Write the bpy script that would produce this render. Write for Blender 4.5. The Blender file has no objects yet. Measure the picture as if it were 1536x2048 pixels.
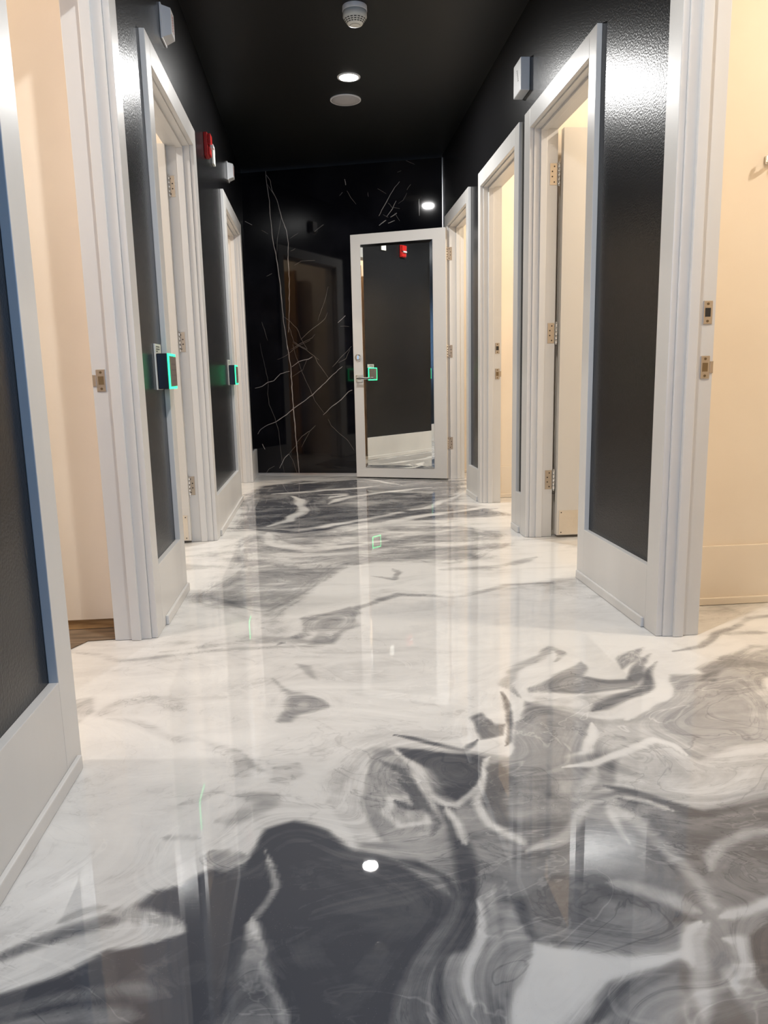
import bpy, bmesh, math, random
import numpy as np
from mathutils import Vector, Matrix
random.seed(7)
SC = bpy.context.scene
COL = SC.collection

# ------------------------------------------------------------------ camera
YAW, PITCH, ROLL, F_PX, CAM_H = 0.0847, 0.1771, -0.0220, 1500.5, 0.85
fwd = Vector((math.sin(YAW)*math.cos(PITCH), math.cos(YAW)*math.cos(PITCH), -math.sin(PITCH)))
r0 = Vector((math.cos(YAW), -math.sin(YAW), 0)); u0 = r0.cross(fwd)
rgt = math.cos(ROLL)*r0 + math.sin(ROLL)*u0
upv = -math.sin(ROLL)*r0 + math.cos(ROLL)*u0
cd = bpy.data.cameras.new('camera'); cam = bpy.data.objects.new('camera', cd); COL.objects.link(cam)
m3 = Matrix((rgt, upv, -fwd)).transposed()
cam.matrix_world = Matrix.Translation((0, 0, CAM_H)) @ m3.to_4x4()
cd.sensor_fit = 'HORIZONTAL'; cd.sensor_width = 36.0; cd.lens = F_PX/1536*36.0
cd.clip_start = 0.02; cd.clip_end = 50
SC.camera = cam

# ------------------------------------------------------------------ light levels
CORRIDOR_W = 20.0        # white downlight in the corridor ceiling
NEAR_W = 16.0            # second corridor downlight, above and behind the camera
ROOM_W = 12.5            # warm downlight in each side room
DAY_W = 21.0             # daylight through the rear window
EXPOSURE = 0.88
WHITE = (0.99, 0.985, 0.965); WARM = (1.0, 0.88, 0.72); DAY = (0.30, 0.56, 1.0)
wd = bpy.data.worlds.new('world'); SC.world = wd; wd.use_nodes = True
wd.node_tree.nodes['Background'].inputs[0].default_value = (0.6, 0.75, 1, 1)
wd.node_tree.nodes['Background'].inputs[1].default_value = 0.02
vs = SC.view_settings
vs.view_transform = 'Standard'; vs.look = 'None'; vs.exposure = EXPOSURE; vs.gamma = 1.0
vs.use_curve_mapping = False
SC.cycles.max_bounces = 10; SC.cycles.diffuse_bounces = 5; SC.cycles.glossy_bounces = 6
SC.cycles.sample_clamp_indirect = 8.0
SC.cycles.use_denoising = True

def area(name, loc, rot, size, power, color, shape='DISK', parent=None, size_y=None, spread=None):
    l = bpy.data.lights.new(name, 'AREA'); l.shape = shape; l.size = size
    if size_y: l.size_y = size_y
    if spread: l.spread = spread
    l.energy = power; l.color = color
    o = bpy.data.objects.new(name, l); COL.objects.link(o)
    o.location = loc; o.rotation_euler = rot; o.parent = parent
    return o

# ------------------------------------------------------------------ materials
def mat(name, color, rough=0.5, metal=0.0, spec=0.5, coat=0.0, coat_rough=0.05, emis=None, estr=0.0):
    m = bpy.data.materials.new(name); m.use_nodes = True
    b = m.node_tree.nodes['Principled BSDF']
    b.inputs['Base Color'].default_value = (*color, 1)
    b.inputs['Roughness'].default_value = rough
    b.inputs['Metallic'].default_value = metal
    b.inputs['Specular IOR Level'].default_value = spec
    b.inputs['Coat Weight'].default_value = coat
    b.inputs['Coat Roughness'].default_value = coat_rough
    if emis:
        b.inputs['Emission Color'].default_value = (*emis, 1)
        b.inputs['Emission Strength'].default_value = estr
    return m

def N(m, t, **kw):
    n = m.node_tree.nodes.new(t)
    for k, v in kw.items(): setattr(n, k, v)
    return n
def L(m, a, b): m.node_tree.links.new(a, b)

def add_bump(m, scale, strength, dist=0.002, stretch=(1, 1, 1), detail=3.0):
    b = m.node_tree.nodes['Principled BSDF']
    tc = N(m, 'ShaderNodeTexCoord'); mp = N(m, 'ShaderNodeMapping'); mp.inputs['Scale'].default_value = stretch
    nz = N(m, 'ShaderNodeTexNoise'); nz.inputs['Scale'].default_value = scale; nz.inputs['Detail'].default_value = detail
    bp = N(m, 'ShaderNodeBump'); bp.inputs['Strength'].default_value = strength; bp.inputs['Distance'].default_value = dist
    L(m, tc.outputs['Object'], mp.inputs['Vector']); L(m, mp.outputs['Vector'], nz.inputs['Vector'])
    L(m, nz.outputs['Fac'], bp.inputs['Height']); L(m, bp.outputs['Normal'], b.inputs['Normal'])
    return nz

def add_mottle(m, c1, c2, scale, stretch=(1, 1, 1), lo=.35, hi=.65, detail=4.0):
    b = m.node_tree.nodes['Principled BSDF']
    tc = N(m, 'ShaderNodeTexCoord'); mp = N(m, 'ShaderNodeMapping'); mp.inputs['Scale'].default_value = stretch
    nz = N(m, 'ShaderNodeTexNoise'); nz.inputs['Scale'].default_value = scale; nz.inputs['Detail'].default_value = detail
    cr = N(m, 'ShaderNodeValToRGB')
    cr.color_ramp.elements[0].position = lo; cr.color_ramp.elements[0].color = (*c1, 1)
    cr.color_ramp.elements[1].position = hi; cr.color_ramp.elements[1].color = (*c2, 1)
    L(m, tc.outputs['Object'], mp.inputs['Vector']); L(m, mp.outputs['Vector'], nz.inputs['Vector'])
    L(m, nz.outputs['Fac'], cr.inputs['Fac']); L(m, cr.outputs['Color'], b.inputs['Base Color'])

M = {}
M['white'] = mat('white_gloss_trim_paint', (.72, .71, .69), .32); add_mottle(M['white'], (.62, .612, .60), (.68, .672, .655), 3, (1, 1, .15)); add_bump(M['white'], 60, .12, .001, (1, 1, .12))
M['white_door'] = mat('white_door_paint', (.62, .60, .57), .35); add_bump(M['white_door'], 50, .1, .001)
M['black'] = mat('black_eggshell_wall_paint', (.010, .010, .011), .25, spec=.34); add_bump(M['black'], 150, .40, .0016, detail=2.0)
M['ceil'] = mat('black_ceiling_paint', (.007, .007, .007), .42, spec=.3); add_bump(M['ceil'], 200, .1, .001)
M['cream'] = mat('cream_room_wall_paint', (.80, .72, .62), .55); add_mottle(M['cream'], (.77, .69, .59), (.82, .745, .645), 2.2)
M['rear'] = mat('grey_rear_wall_paint', (.45, .46, .48), .6)
M['roomceil'] = mat('white_room_ceiling_paint', (.75, .72, .66), .7)
M['steel'] = mat('satin_nickel', (.46, .41, .35), .34, metal=1.0); add_bump(M['steel'], 300, .08, .0005)
M['chrome'] = mat('polished_chrome', (.82, .82, .82), .08, metal=1.0)
M['kick'] = mat('brushed_kick_plate_metal', (.74, .69, .62), .30, metal=1.0); add_bump(M['kick'], 70, .5, .002)
M['darkhole'] = mat('dark_recess', (.02, .016, .012), .7)
M['brass'] = mat('aged_brass_pocket', (.20, .14, .07), .5, metal=.6)
M['mirror'] = mat('mirror_silvering', (.93, .95, .93), .0, metal=1.0)
M['plastic'] = mat('white_plastic', (.74, .75, .76), .38)
M['ivory'] = mat('off_white_plastic', (.72, .72, .66), .4)
M['grille'] = mat('white_perforated_grille', (.42, .41, .42), .6)
M['blackp'] = mat('black_plastic', (.012, .012, .016), .3)
M['keypad'] = mat('taupe_keypad_face', (.16, .13, .11), .35)
M['green'] = mat('green_led_ring', (.02, .5, .25), .4, emis=(.03, 1.0, .30), estr=1.3)
M['red'] = mat('red_plastic', (.42, .015, .012), .3)
M['redtext'] = mat('red_lettering', (.45, .12, .1), .5)
M['greytext'] = mat('grey_lettering', (.12, .12, .12), .5)
M['bulb'] = mat('frosted_led_lens', (.9, .9, .9), .4, emis=(1.0, .96, .90), estr=60.0)
M['bulbwarm'] = mat('frosted_warm_led_lens', (.9, .9, .9), .4, emis=(1.0, .85, .65), estr=25.0)
M['pine'] = mat('bare_pine', (.35, .22, .10), .6); add_mottle(M['pine'], (.24, .14, .06), (.46, .30, .14), 6, (1, 6, 12))
M['ply'] = mat('grimy_plywood_subfloor', (.17, .12, .08), .65); add_mottle(M['ply'], (.10, .07, .045), (.24, .17, .11), 5, (1, 8, 1))
M['vein'] = mat('white_marble_vein', (.34, .31, .29), .10, coat=.6, coat_rough=.02)
M['veinf'] = mat('faint_marble_vein', (.13, .12, .11), .10, coat=.6, coat_rough=.02)
M['marble'] = mat('polished_black_marble', (.0035, .0035, .005), .05, spec=.36); add_mottle(M['marble'], (.003, .003, .0045), (.010, .010, .013), 3.5, lo=.45, hi=.75)
M['alu'] = mat('thin_aluminium_edge', (.6, .6, .62), .3, metal=1.0)
M['glass'] = mat('window_glass', (1, 1, 1), .02); M['glass'].node_tree.nodes['Principled BSDF'].inputs['Transmission Weight'].default_value = 1.0
M['brown'] = mat('tan_door_paint', (.40, .22, .08), .45)

# ------------------------------------------------------------------ mesh helpers
class MB:
    """collects shapes, then links them as ONE mesh object"""
    def __init__(s): s.bm = bmesh.new(); s.mats = []
    def mi(s, m):
        if m not in s.mats: s.mats.append(m)
        return s.mats.index(m)
    def box(s, x0, x1, y0, y1, z0, z1, m, bevel=0.0, fmats=None):
        x0, x1 = sorted((x0, x1)); y0, y1 = sorted((y0, y1)); z0, z1 = sorted((z0, z1))
        vs_ = [s.bm.verts.new(p) for p in ((x0,y0,z0),(x1,y0,z0),(x1,y1,z0),(x0,y1,z0),(x0,y0,z1),(x1,y0,z1),(x1,y1,z1),(x0,y1,z1))]
        fs = {}
        for k, ix in {'-z':(0,3,2,1),'+z':(4,5,6,7),'-y':(0,1,5,4),'+x':(1,2,6,5),'+y':(2,3,7,6),'-x':(3,0,4,7)}.items():
            f = s.bm.faces.new([vs_[i] for i in ix]); fs[k] = f
            f.material_index = s.mi((fmats or {}).get(k, m))
        if bevel > 0:
            es = list({e for f in fs.values() for e in f.edges})
            bmesh.ops.bevel(s.bm, geom=es, offset=bevel, segments=2, profile=.6, affect='EDGES')
        return s
    def cyl(s, c, axis, r, h, m, seg=24, r2=None):
        """cylinder/cone from point c along axis"""
        a = Vector(axis).normalized(); q = a.to_track_quat('Z', 'Y').to_matrix().to_4x4()
        mtx = Matrix.Translation(Vector(c) + a*h/2) @ q
        g = bmesh.ops.create_cone(s.bm, cap_ends=True, segments=seg, radius1=r, radius2=r if r2 is None else r2, depth=h, matrix=mtx)
        i = s.mi(m)
        for v in g['verts']:
            for f in v.link_faces: f.material_index = i; f.smooth = len(f.verts) == 4
        return s
    def lathe(s, c, prof, m, seg=40):
        """profile [(r, z)...] turned about the vertical through c"""
        i = s.mi(m); rings = []
        for r, z in prof:
            rings.append([s.bm.verts.new((c[0]+r*math.cos(2*math.pi*k/seg), c[1]+r*math.sin(2*math.pi*k/seg), c[2]+z)) for k in range(seg)] if r > 1e-6 else [s.bm.verts.new((c[0], c[1], c[2]+z))])
        for a, b in zip(rings, rings[1:]):
            for k in range(seg):
                k2 = (k+1) % seg
                if len(a) == 1: vs_ = (a[0], b[k2], b[k])
                elif len(b) == 1: vs_ = (a[k], a[k2], b[0])
                else: vs_ = (a[k], a[k2], b[k2], b[k])
                f = s.bm.faces.new(vs_); f.material_index = i; f.smooth = True
        return s
    def tube(s, pts, r, m, seg=10, r_end=None):
        i = s.mi(m); rings = []; n = len(pts); P = [Vector(p) for p in pts]
        for k, p in enumerate(P):
            t = (P[min(k+1, n-1)] - P[max(k-1, 0)]).normalized()
            q = t.to_track_quat('Z', 'Y').to_matrix()
            rr = r if r_end is None else r + (r_end-r)*k/(n-1)
            rings.append([s.bm.verts.new(p + q @ Vector((rr*math.cos(2*math.pi*j/seg), rr*math.sin(2*math.pi*j/seg), 0))) for j in range(seg)])
        for a, b in zip(rings, rings[1:]):
            for j in range(seg):
                f = s.bm.faces.new((a[j], a[(j+1)%seg], b[(j+1)%seg], b[j])); f.material_index = i; f.smooth = True
        for ring in (rings[0][::-1], rings[-1]):
            f = s.bm.faces.new(ring); f.material_index = i
        return s
    def prism(s, poly, z0, z1, m):
        """poly [(x, y)...] extruded in z"""
        i = s.mi(m); n = len(poly)
        a = [s.bm.verts.new((x, y, z0)) for x, y in poly]; b = [s.bm.verts.new((x, y, z1)) for x, y in poly]
        fs = [s.bm.faces.new(a[::-1]), s.bm.faces.new(b)] + [s.bm.faces.new((a[k], a[(k+1)%n], b[(k+1)%n], b[k])) for k in range(n)]
        for f in fs: f.material_index = i
        return s
    def build(s, name, parent=None, mtx=None):
        bmesh.ops.recalc_face_normals(s.bm, faces=s.bm.faces)
        me = bpy.data.meshes.new(name)
        if mtx is not None: bmesh.ops.transform(s.bm, matrix=mtx, verts=s.bm.verts)
        s.bm.to_mesh(me); s.bm.free()
        for m in s.mats: me.materials.append(M[m])
        o = bpy.data.objects.new(name, me); COL.objects.link(o); o.parent = parent
        return o

def tag(o, label, cat=None, group=None, kind=None):
    o['label'] = label
    if cat: o['category'] = cat
    if group: o['group'] = group
    if kind: o['kind'] = kind
    return o
def thing(name, label, cat, loc=(0, 0, 0), rz=0.0, group=None, kind=None):
    o = bpy.data.objects.new(name, None); COL.objects.link(o); o.empty_display_size = .05
    o.location = loc; o.rotation_euler = (0, 0, rz)
    return tag(o, label, cat, group, kind)

FLOOR_PATTERN = [
    ('p', 0.72, 0.12, [-0.523, 5.795, -0.471, 6.142, -0.171, 6.373, 0.256, 6.395, 1.198, 6.093, 1.025, 5.31, 0.869, 4.945, 1.048, 4.824, 1.134, 4.47, 0.774, 4.409, 0.347, 4.383, -0.125, 4.22, -0.502, 4.323, -0.498, 4.904, -0.608, 5.335]),
    ('p', 0.42, 0.12, [-0.438, 3.972, -0.356, 4.294, 0.164, 4.311, 0.752, 4.285, 1.016, 3.914, 0.91, 3.601, 0.649, 3.305, 0.426, 3.373, 0.221, 3.439, 0.099, 3.335, -0.017, 3.057, -0.113, 2.776, -0.198, 2.619, -0.297, 2.723, -0.507, 2.898, -0.538, 3.03, -0.393, 3.286, -0.409, 3.676]),
    ('p', 0.9, 0.05, [-0.344, 6.053, -0.002, 6.206, 0.251, 6.268, 0.23, 5.803, -0.156, 5.709, -0.417, 5.643]),
    ('p', 0.9, 0.05, [0.234, 5.885, 0.851, 5.737, 0.806, 5.561, 0.222, 5.621]),
    ('p', 0.85, 0.06, [-0.432, 5.34, -0.287, 5.264, -0.143, 5.084, -0.165, 4.654, -0.312, 4.517, -0.457, 4.803]),
    ('s', 0.05, 0.05, [-0.363, 5.681, -0.156, 5.709, 0.035, 5.796, 0.23, 5.803, 0.474, 5.912]),
    ('s', 0.12, 0.04, [-0.005, 5.548, 0.182, 5.554, 0.066, 5.365]),
    ('s', 0.05, 0.05, [-0.208, 5.546, -0.136, 5.23, -0.122, 4.881, -0.208, 4.544, -0.333, 4.379]),
    ('s', 0.1, 0.05, [0.045, 5.147, 0.214, 5.425, 0.464, 5.564, 0.851, 5.737]),
    ('s', 0.1, 0.04, [-0.208, 6.196, 0.041, 6.32, 0.383, 6.363, 0.637, 5.93]),
    ('s', 0.15, 0.04, [-0.125, 4.249, 0.17, 4.435, 0.681, 4.825, 1.052, 5.353]),
    ('s', 0.85, 0.035, [-0.539, 4.405, -0.124, 4.163, 0.229, 4.407, 0.759, 4.693, 1.149, 4.685]),
    ('s', 0.15, 0.04, [0.159, 4.193, 0.645, 4.573, 1.234, 4.824]),
    ('s', 0.8, 0.04, [0.18, 4.67, 0.443, 4.761, 0.72, 4.647]),
    ('s', 0.1, 0.05, [-0.274, 3.879, -0.064, 3.724, 0.141, 3.778, 0.358, 3.884]),
    ('s', 0.1, 0.035, [-0.294, 4.21, -0.291, 3.944, -0.219, 3.81]),
    ('s', 0.1, 0.04, [0.459, 4.313, 0.742, 4.226, 1.06, 4.318]),
    ('s', 0.1, 0.05, [0.762, 3.746, 0.947, 3.748, 1.096, 3.807]),
    ('p', 0.0, 0.05, [-0.129, 2.697, -0.017, 3.057, 0.123, 3.359, 0.242, 3.415, 0.424, 3.354, 0.574, 3.28, 0.842, 3.429, 1.162, 3.67, 1.162, 3.291, 0.945, 2.975, 0.506, 2.895, 0.226, 2.941, 0.001, 2.738, -0.09, 2.603]),
    ('s', 0.45, 0.03, [-0.158, 2.354, -0.087, 2.441, 0.016, 2.558, 0.133, 2.736, 0.299, 2.857, 0.488, 2.792, 0.738, 2.916, 0.953, 2.934]),
    ('p', 0.45, 0.03, [-0.073, 2.629, 0.0, 2.671, 0.095, 2.742, 0.128, 2.639, 0.069, 2.55, -0.002, 2.469, -0.088, 2.482]),
    ('p', 0.4, 0.03, [-0.036, 2.485, 0.089, 2.603, 0.12, 2.514, 0.013, 2.352, -0.069, 2.341]),
    ('s', 0.35, 0.02, [0.203, 3.184, 0.281, 3.087, 0.337, 3.204, 0.324, 3.296]),
    ('s', 0.3, 0.04, [0.518, 3.217, 0.746, 3.222, 1.019, 3.366]),
    ('s', 0.3, 0.02, [-0.843, 2.395, -0.629, 2.298, -0.402, 2.321, -0.213, 2.33, -0.02, 2.334]),
    ('s', 0.28, 0.03, [-0.519, 2.361, -0.33, 2.38, -0.152, 2.401, -0.053, 2.362]),
    ('p', 0.48, 0.024, [-0.172, 2.059, -0.111, 1.97, -0.022, 1.898, -0.0, 1.855, -0.074, 1.823, -0.085, 1.776, -0.126, 1.784, -0.107, 1.857, -0.131, 1.956]),
    ('p', 0.4, 0.024, [-0.321, 1.745, -0.26, 1.691, -0.208, 1.636, -0.145, 1.544, -0.213, 1.575, -0.28, 1.659]),
    ('p', 0.4, 0.02, [-0.085, 2.19, -0.043, 2.155, -0.014, 2.037, -0.05, 2.086]),
    ('s', 0.3, 0.02, [-0.554, 1.859, -0.46, 1.804, -0.374, 1.739, -0.311, 1.718]),
    ('p', 0.25, 0.036, [-0.58, 1.985, -0.421, 1.996, -0.377, 1.894, -0.508, 1.853, -0.594, 1.893]),
    ('p', 0.3, 0.02, [-0.704, 2.002, -0.654, 2.011, -0.603, 1.925, -0.629, 1.84]),
    ('s', 0.3, 0.024, [-0.304, 1.667, -0.217, 1.609, -0.205, 1.5, -0.271, 1.45, -0.32, 1.437]),
    ('s', 0.35, 0.024, [-0.221, 1.372, -0.143, 1.38, -0.137, 1.433, -0.199, 1.441]),
    ('p', 0.35, 0.02, [-0.135, 1.576, -0.069, 1.59, -0.046, 1.532, -0.109, 1.488, -0.152, 1.493]),
    ('s', 0.4, 0.02, [0.507, 1.835, 0.489, 1.937, 0.528, 2.023, 0.615, 2.117, 0.715, 2.188, 0.733, 2.155, 0.664, 2.102]),
    ('p', 0.55, 0.02, [0.536, 1.89, 0.626, 1.954, 0.685, 2.039, 0.76, 2.088, 0.755, 2.048, 0.714, 1.978, 0.769, 1.948, 0.824, 1.94, 0.905, 2.027, 0.986, 2.105, 0.901, 1.944, 0.81, 1.872, 0.706, 1.856, 0.625, 1.864, 0.542, 1.863]),
    ('p', 0.5, 0.02, [0.877, 2.071, 0.98, 2.163, 0.943, 2.061, 0.861, 2.013]),
    ('p', 0.25, 0.03, [0.538, 1.847, 0.798, 1.843, 0.929, 1.947, 0.719, 1.716, 0.587, 1.748]),
    ('s', 0.7, 0.027, [0.982, 2.035, 0.906, 1.921, 0.814, 1.841, 0.728, 1.789, 0.682, 1.756]),
    ('p', 0.45, 0.024, [0.512, 1.803, 0.555, 1.813, 0.68, 1.715, 0.76, 1.69, 0.869, 1.785, 0.981, 1.932, 1.054, 1.929, 1.236, 1.896, 0.98, 1.37, 0.663, 1.39, 0.44, 1.361, 0.401, 1.443, 0.41, 1.574, 0.476, 1.72]),
    ('s', 0.05, 0.03, [0.739, 1.685, 0.831, 1.791, 0.918, 1.86, 0.967, 1.979, 1.061, 2.129]),
    ('p', 0.05, 0.02, [0.799, 1.78, 0.899, 1.82, 0.83, 1.73, 0.772, 1.703]),
    ('p', 0.6, 0.03, [0.516, 1.818, 0.625, 1.743, 0.651, 1.691, 0.593, 1.55, 0.493, 1.528, 0.415, 1.538, 0.469, 1.694]),
    ('s', 0.08, 0.02, [0.651, 1.691, 0.599, 1.598, 0.58, 1.54, 0.486, 1.507]),
    ('p', 0.35, 0.03, [0.662, 1.668, 0.787, 1.665, 0.76, 1.577, 0.607, 1.525, 0.592, 1.562]),
    ('s', 0.05, 0.02, [0.472, 1.912, 0.463, 1.81, 0.449, 1.724, 0.415, 1.622, 0.409, 1.551]),
    ('s', 0.75, 0.012, [0.466, 1.889, 0.447, 1.782, 0.45, 1.696, 0.428, 1.633, 0.409, 1.598]),
    ('p', 0.75, 0.015, [0.35, 1.737, 0.386, 1.761, 0.402, 1.702, 0.436, 1.703, 0.412, 1.643, 0.342, 1.627, 0.338, 1.668]),
    ('s', 0.7, 0.008, [0.145, 1.678, 0.234, 1.621, 0.305, 1.571, 0.336, 1.628]),
    ('p', 0.45, 0.03, [1.162, 2.062, 1.319, 2.126, 1.474, 2.112, 1.322, 1.884, 1.087, 1.881, 1.068, 1.957]),
    ('s', 0.5, 0.02, [1.046, 2.131, 1.172, 2.157, 1.293, 2.257, 1.474, 2.388, 1.607, 2.424]),
    ('s', 0.3, 0.03, [1.281, 2.234, 1.445, 2.234]),
    ('p', 0.7, 0.02, [1.064, 1.921, 1.142, 1.954, 1.081, 1.872, 1.034, 1.878]),
    ('p', 0.58, 0.036, [0.384, 1.554, 1.06, 1.489, 0.555, 0.644, -0.445, 0.751, -0.511, 0.968, -0.274, 0.986, -0.017, 1.167, 0.03, 1.261, 0.092, 1.615, 0.161, 1.606]),
    ('p', 0.3, 0.02, [0.641, 1.521, 0.752, 1.561, 0.806, 1.455, 1.017, 1.543, 0.972, 1.294, 0.727, 1.303, 0.647, 1.354, 0.589, 1.419]),
    ('s', 0.05, 0.012, [0.492, 1.491, 0.573, 1.496, 0.683, 1.538, 0.758, 1.567, 0.787, 1.544, 0.792, 1.49]),
    ('p', 0.25, 0.02, [-0.024, 1.497, 0.046, 1.622, 0.098, 1.615, 0.067, 1.408, 0.085, 1.254, 0.03, 1.261, -0.005, 1.345]),
    ('p', 0.5, 0.02, [0.104, 1.59, 0.147, 1.58, 0.2, 1.469, 0.224, 1.352, 0.207, 1.224, 0.161, 1.194, 0.119, 1.218, 0.096, 1.268, 0.078, 1.406]),
    ('s', 0.25, 0.012, [0.14, 1.508, 0.19, 1.47, 0.209, 1.39, 0.189, 1.322, 0.139, 1.311, 0.115, 1.365, 0.13, 1.419, 0.161, 1.415, 0.173, 1.385]),
    ('s', 0.8, 0.008, [0.147, 1.476, 0.174, 1.432, 0.178, 1.385, 0.153, 1.388, 0.134, 1.409]),
    ('s', 0.75, 0.008, [0.112, 1.566, 0.152, 1.517, 0.192, 1.411, 0.208, 1.319, 0.191, 1.272]),
    ('p', 0.92, 0.015, [0.141, 1.609, 0.195, 1.595, 0.27, 1.557, 0.316, 1.558, 0.364, 1.541, 0.329, 1.452, 0.293, 1.394, 0.271, 1.386, 0.246, 1.423, 0.205, 1.5, 0.156, 1.556]),
    ('p', 0.95, 0.02, [0.226, 1.397, 0.256, 1.362, 0.246, 1.25, 0.248, 1.19, 0.225, 1.088, 0.199, 0.981, 0.172, 0.984, 0.188, 1.093, 0.213, 1.195, 0.222, 1.284]),
    ('s', 0.22, 0.01, [0.117, 1.632, 0.184, 1.513, 0.215, 1.423, 0.24, 1.386, 0.266, 1.372, 0.296, 1.398, 0.332, 1.452, 0.354, 1.531, 0.365, 1.545]),
    ('s', 0.2, 0.016, [0.344, 1.518, 0.312, 1.377, 0.312, 1.306, 0.339, 1.251, 0.343, 1.23]),
    ('s', 0.25, 0.014, [0.238, 1.377, 0.247, 1.314, 0.239, 1.251]),
    ('p', 0.8, 0.015, [0.349, 1.502, 0.392, 1.53, 0.403, 1.443, 0.355, 1.372, 0.352, 1.293, 0.324, 1.305, 0.318, 1.376]),
    ('p', 0.68, 0.02, [0.249, 1.183, 0.346, 1.208, 0.44, 1.211, 0.536, 1.215, 0.591, 1.149, 0.584, 1.046, 0.533, 0.995, 0.432, 0.964, 0.344, 0.954, 0.298, 0.98, 0.295, 1.023, 0.269, 1.083]),
    ('p', 0.85, 0.03, [0.286, 1.081, 0.315, 1.096, 0.302, 1.022, 0.308, 0.974, 0.28, 0.997]),
    ('s', 0.4, 0.02, [0.478, 1.096, 0.517, 1.066, 0.57, 1.036]),
    ('s', 0.8, 0.02, [0.451, 1.093, 0.475, 1.047, 0.554, 1.02]),
    ('s', 0.3, 0.02, [0.337, 1.209, 0.418, 1.229, 0.514, 1.334, 0.57, 1.345, 0.548, 1.198]),
    ('s', 0.35, 0.02, [0.61, 1.417, 0.5, 1.353, 0.526, 1.427, 0.569, 1.485]),
    ('s', 0.35, 0.02, [0.556, 1.311, 0.602, 1.254, 0.604, 1.176, 0.594, 1.057, 0.592, 1.045]),
    ('s', 0.8, 0.021, [0.559, 1.413, 0.606, 1.382, 0.669, 1.332, 0.737, 1.285, 0.804, 1.294, 0.984, 1.311]),
    ('s', 0.75, 0.02, [0.58, 1.344, 0.669, 1.311, 0.713, 1.277]),
    ('s', 0.3, 0.012, [0.575, 1.359, 0.636, 1.329, 0.674, 1.3]),
    ('p', 0.65, 0.024, [0.627, 1.204, 0.732, 1.238, 0.853, 1.24, 0.752, 1.027, 0.622, 1.007, 0.598, 1.057, 0.619, 1.132]),
    ('s', 0.3, 0.012, [0.638, 1.116, 0.7, 1.18, 0.779, 1.216, 0.843, 1.224]),
    ('s', 0.2, 0.02, [0.596, 1.021, 0.648, 1.025, 0.727, 1.042]),
    ('p', 0.9, 0.01, [0.627, 0.961, 0.666, 0.985, 0.737, 1.005, 0.604, 0.765, 0.601, 0.843, 0.595, 0.906, 0.616, 0.928]),
    ('p', 0.0, 0.02, [0.298, 0.972, 0.343, 0.953, 0.419, 0.952, 0.5, 0.959, 0.454, 0.927, 0.391, 0.902, 0.315, 0.85, 0.259, 0.761, 0.211, 0.766, 0.265, 0.89]),
    ('p', 0.15, 0.036, [0.324, 0.874, 0.409, 0.909, 0.502, 0.946, 0.481, 0.919, 0.398, 0.883, 0.33, 0.833, 0.28, 0.786]),
    ('s', 0.0, 0.02, [0.562, 1.014, 0.523, 0.98, 0.502, 0.946, 0.492, 0.923]),
    ('s', 0.75, 0.02, [0.33, 0.833, 0.395, 0.892, 0.478, 0.929, 0.493, 0.855, 0.467, 0.78]),
    ('s', 0.3, 0.02, [0.575, 1.012, 0.531, 0.974, 0.496, 0.89, 0.49, 0.823, 0.467, 0.78]),
    ('s', 0.2, 0.02, [0.533, 0.851, 0.55, 0.893, 0.595, 0.906, 0.608, 0.955, 0.584, 0.968]),
    ('p', 0.8, 0.02, [0.442, 0.783, 0.538, 0.885, 0.547, 0.849, 0.554, 0.77]),
    ('s', 0.2, 0.01, [0.227, 1.1, 0.205, 0.98, 0.196, 0.915, 0.195, 0.864]),
    ('s', 0.45, 0.012, [0.255, 1.11, 0.234, 1.03, 0.232, 0.929, 0.242, 0.859]),
    ('p', 0.42, 0.02, [0.26, 1.061, 0.283, 1.07, 0.294, 0.98, 0.287, 0.942, 0.252, 0.882, 0.241, 0.937]),
    ('p', 1.0, 0.018, [-0.336, 1.144, -0.306, 1.176, -0.258, 1.189, -0.22, 1.223, -0.152, 1.246, -0.129, 1.277, -0.116, 1.323, -0.083, 1.335, -0.025, 1.299, 0.022, 1.229, 0.09, 1.198, 0.144, 1.2, 0.183, 1.168, 0.195, 1.142, 0.172, 0.984, 0.133, 0.782, -0.167, 0.75, -0.489, 0.785, -0.542, 0.963, -0.454, 0.999, -0.412, 1.019, -0.353, 1.058, -0.31, 1.052, -0.252, 1.066, -0.255, 1.089, -0.268, 1.108, -0.302, 1.12, -0.332, 1.127]),
    ('s', 0.5, 0.03, [-0.219, 1.283, -0.192, 1.243, -0.152, 1.25]),
    ('p', 0.7, 0.02, [0.098, 1.194, 0.175, 1.171, 0.18, 1.094, 0.131, 0.989, 0.078, 0.911, 0.05, 0.826, 0.126, 0.818, 0.188, 1.093]),
    ('s', 0.45, 0.012, [-0.112, 1.263, -0.1, 1.211, -0.1, 1.158, -0.116, 1.116, -0.131, 1.083, -0.14, 1.062]),
    ('s', 0.2, 0.016, [-0.141, 1.073, -0.133, 1.029, -0.123, 0.993]),
    ('p', 0.68, 0.02, [-0.142, 1.041, -0.117, 1.017, -0.08, 0.87, -0.051, 0.738, -0.149, 0.748, -0.162, 0.929, -0.155, 0.992]),
    ('s', 0.45, 0.008, [-0.123, 0.993, -0.1, 0.931, -0.081, 0.882]),
    ('s', 0.75, 0.02, [-0.503, 0.95, -0.405, 0.956, -0.3, 0.949, -0.229, 0.936]),
    ('s', 0.7, 0.02, [-0.489, 0.916, -0.378, 0.915, -0.257, 0.906]),
    ('s', 0.7, 0.014, [-0.528, 1.025, -0.47, 1.063, -0.426, 1.086, -0.378, 1.106, -0.329, 1.133]),
    ('s', 0.35, 0.01, [-0.432, 1.107, -0.399, 1.126, -0.363, 1.139]),
    ('s', 0.35, 0.02, [-0.361, 1.133, -0.311, 1.125, -0.263, 1.101]),
    ('s', 0.4, 0.012, [-0.311, 1.337, -0.273, 1.339, -0.244, 1.333]),
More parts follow.
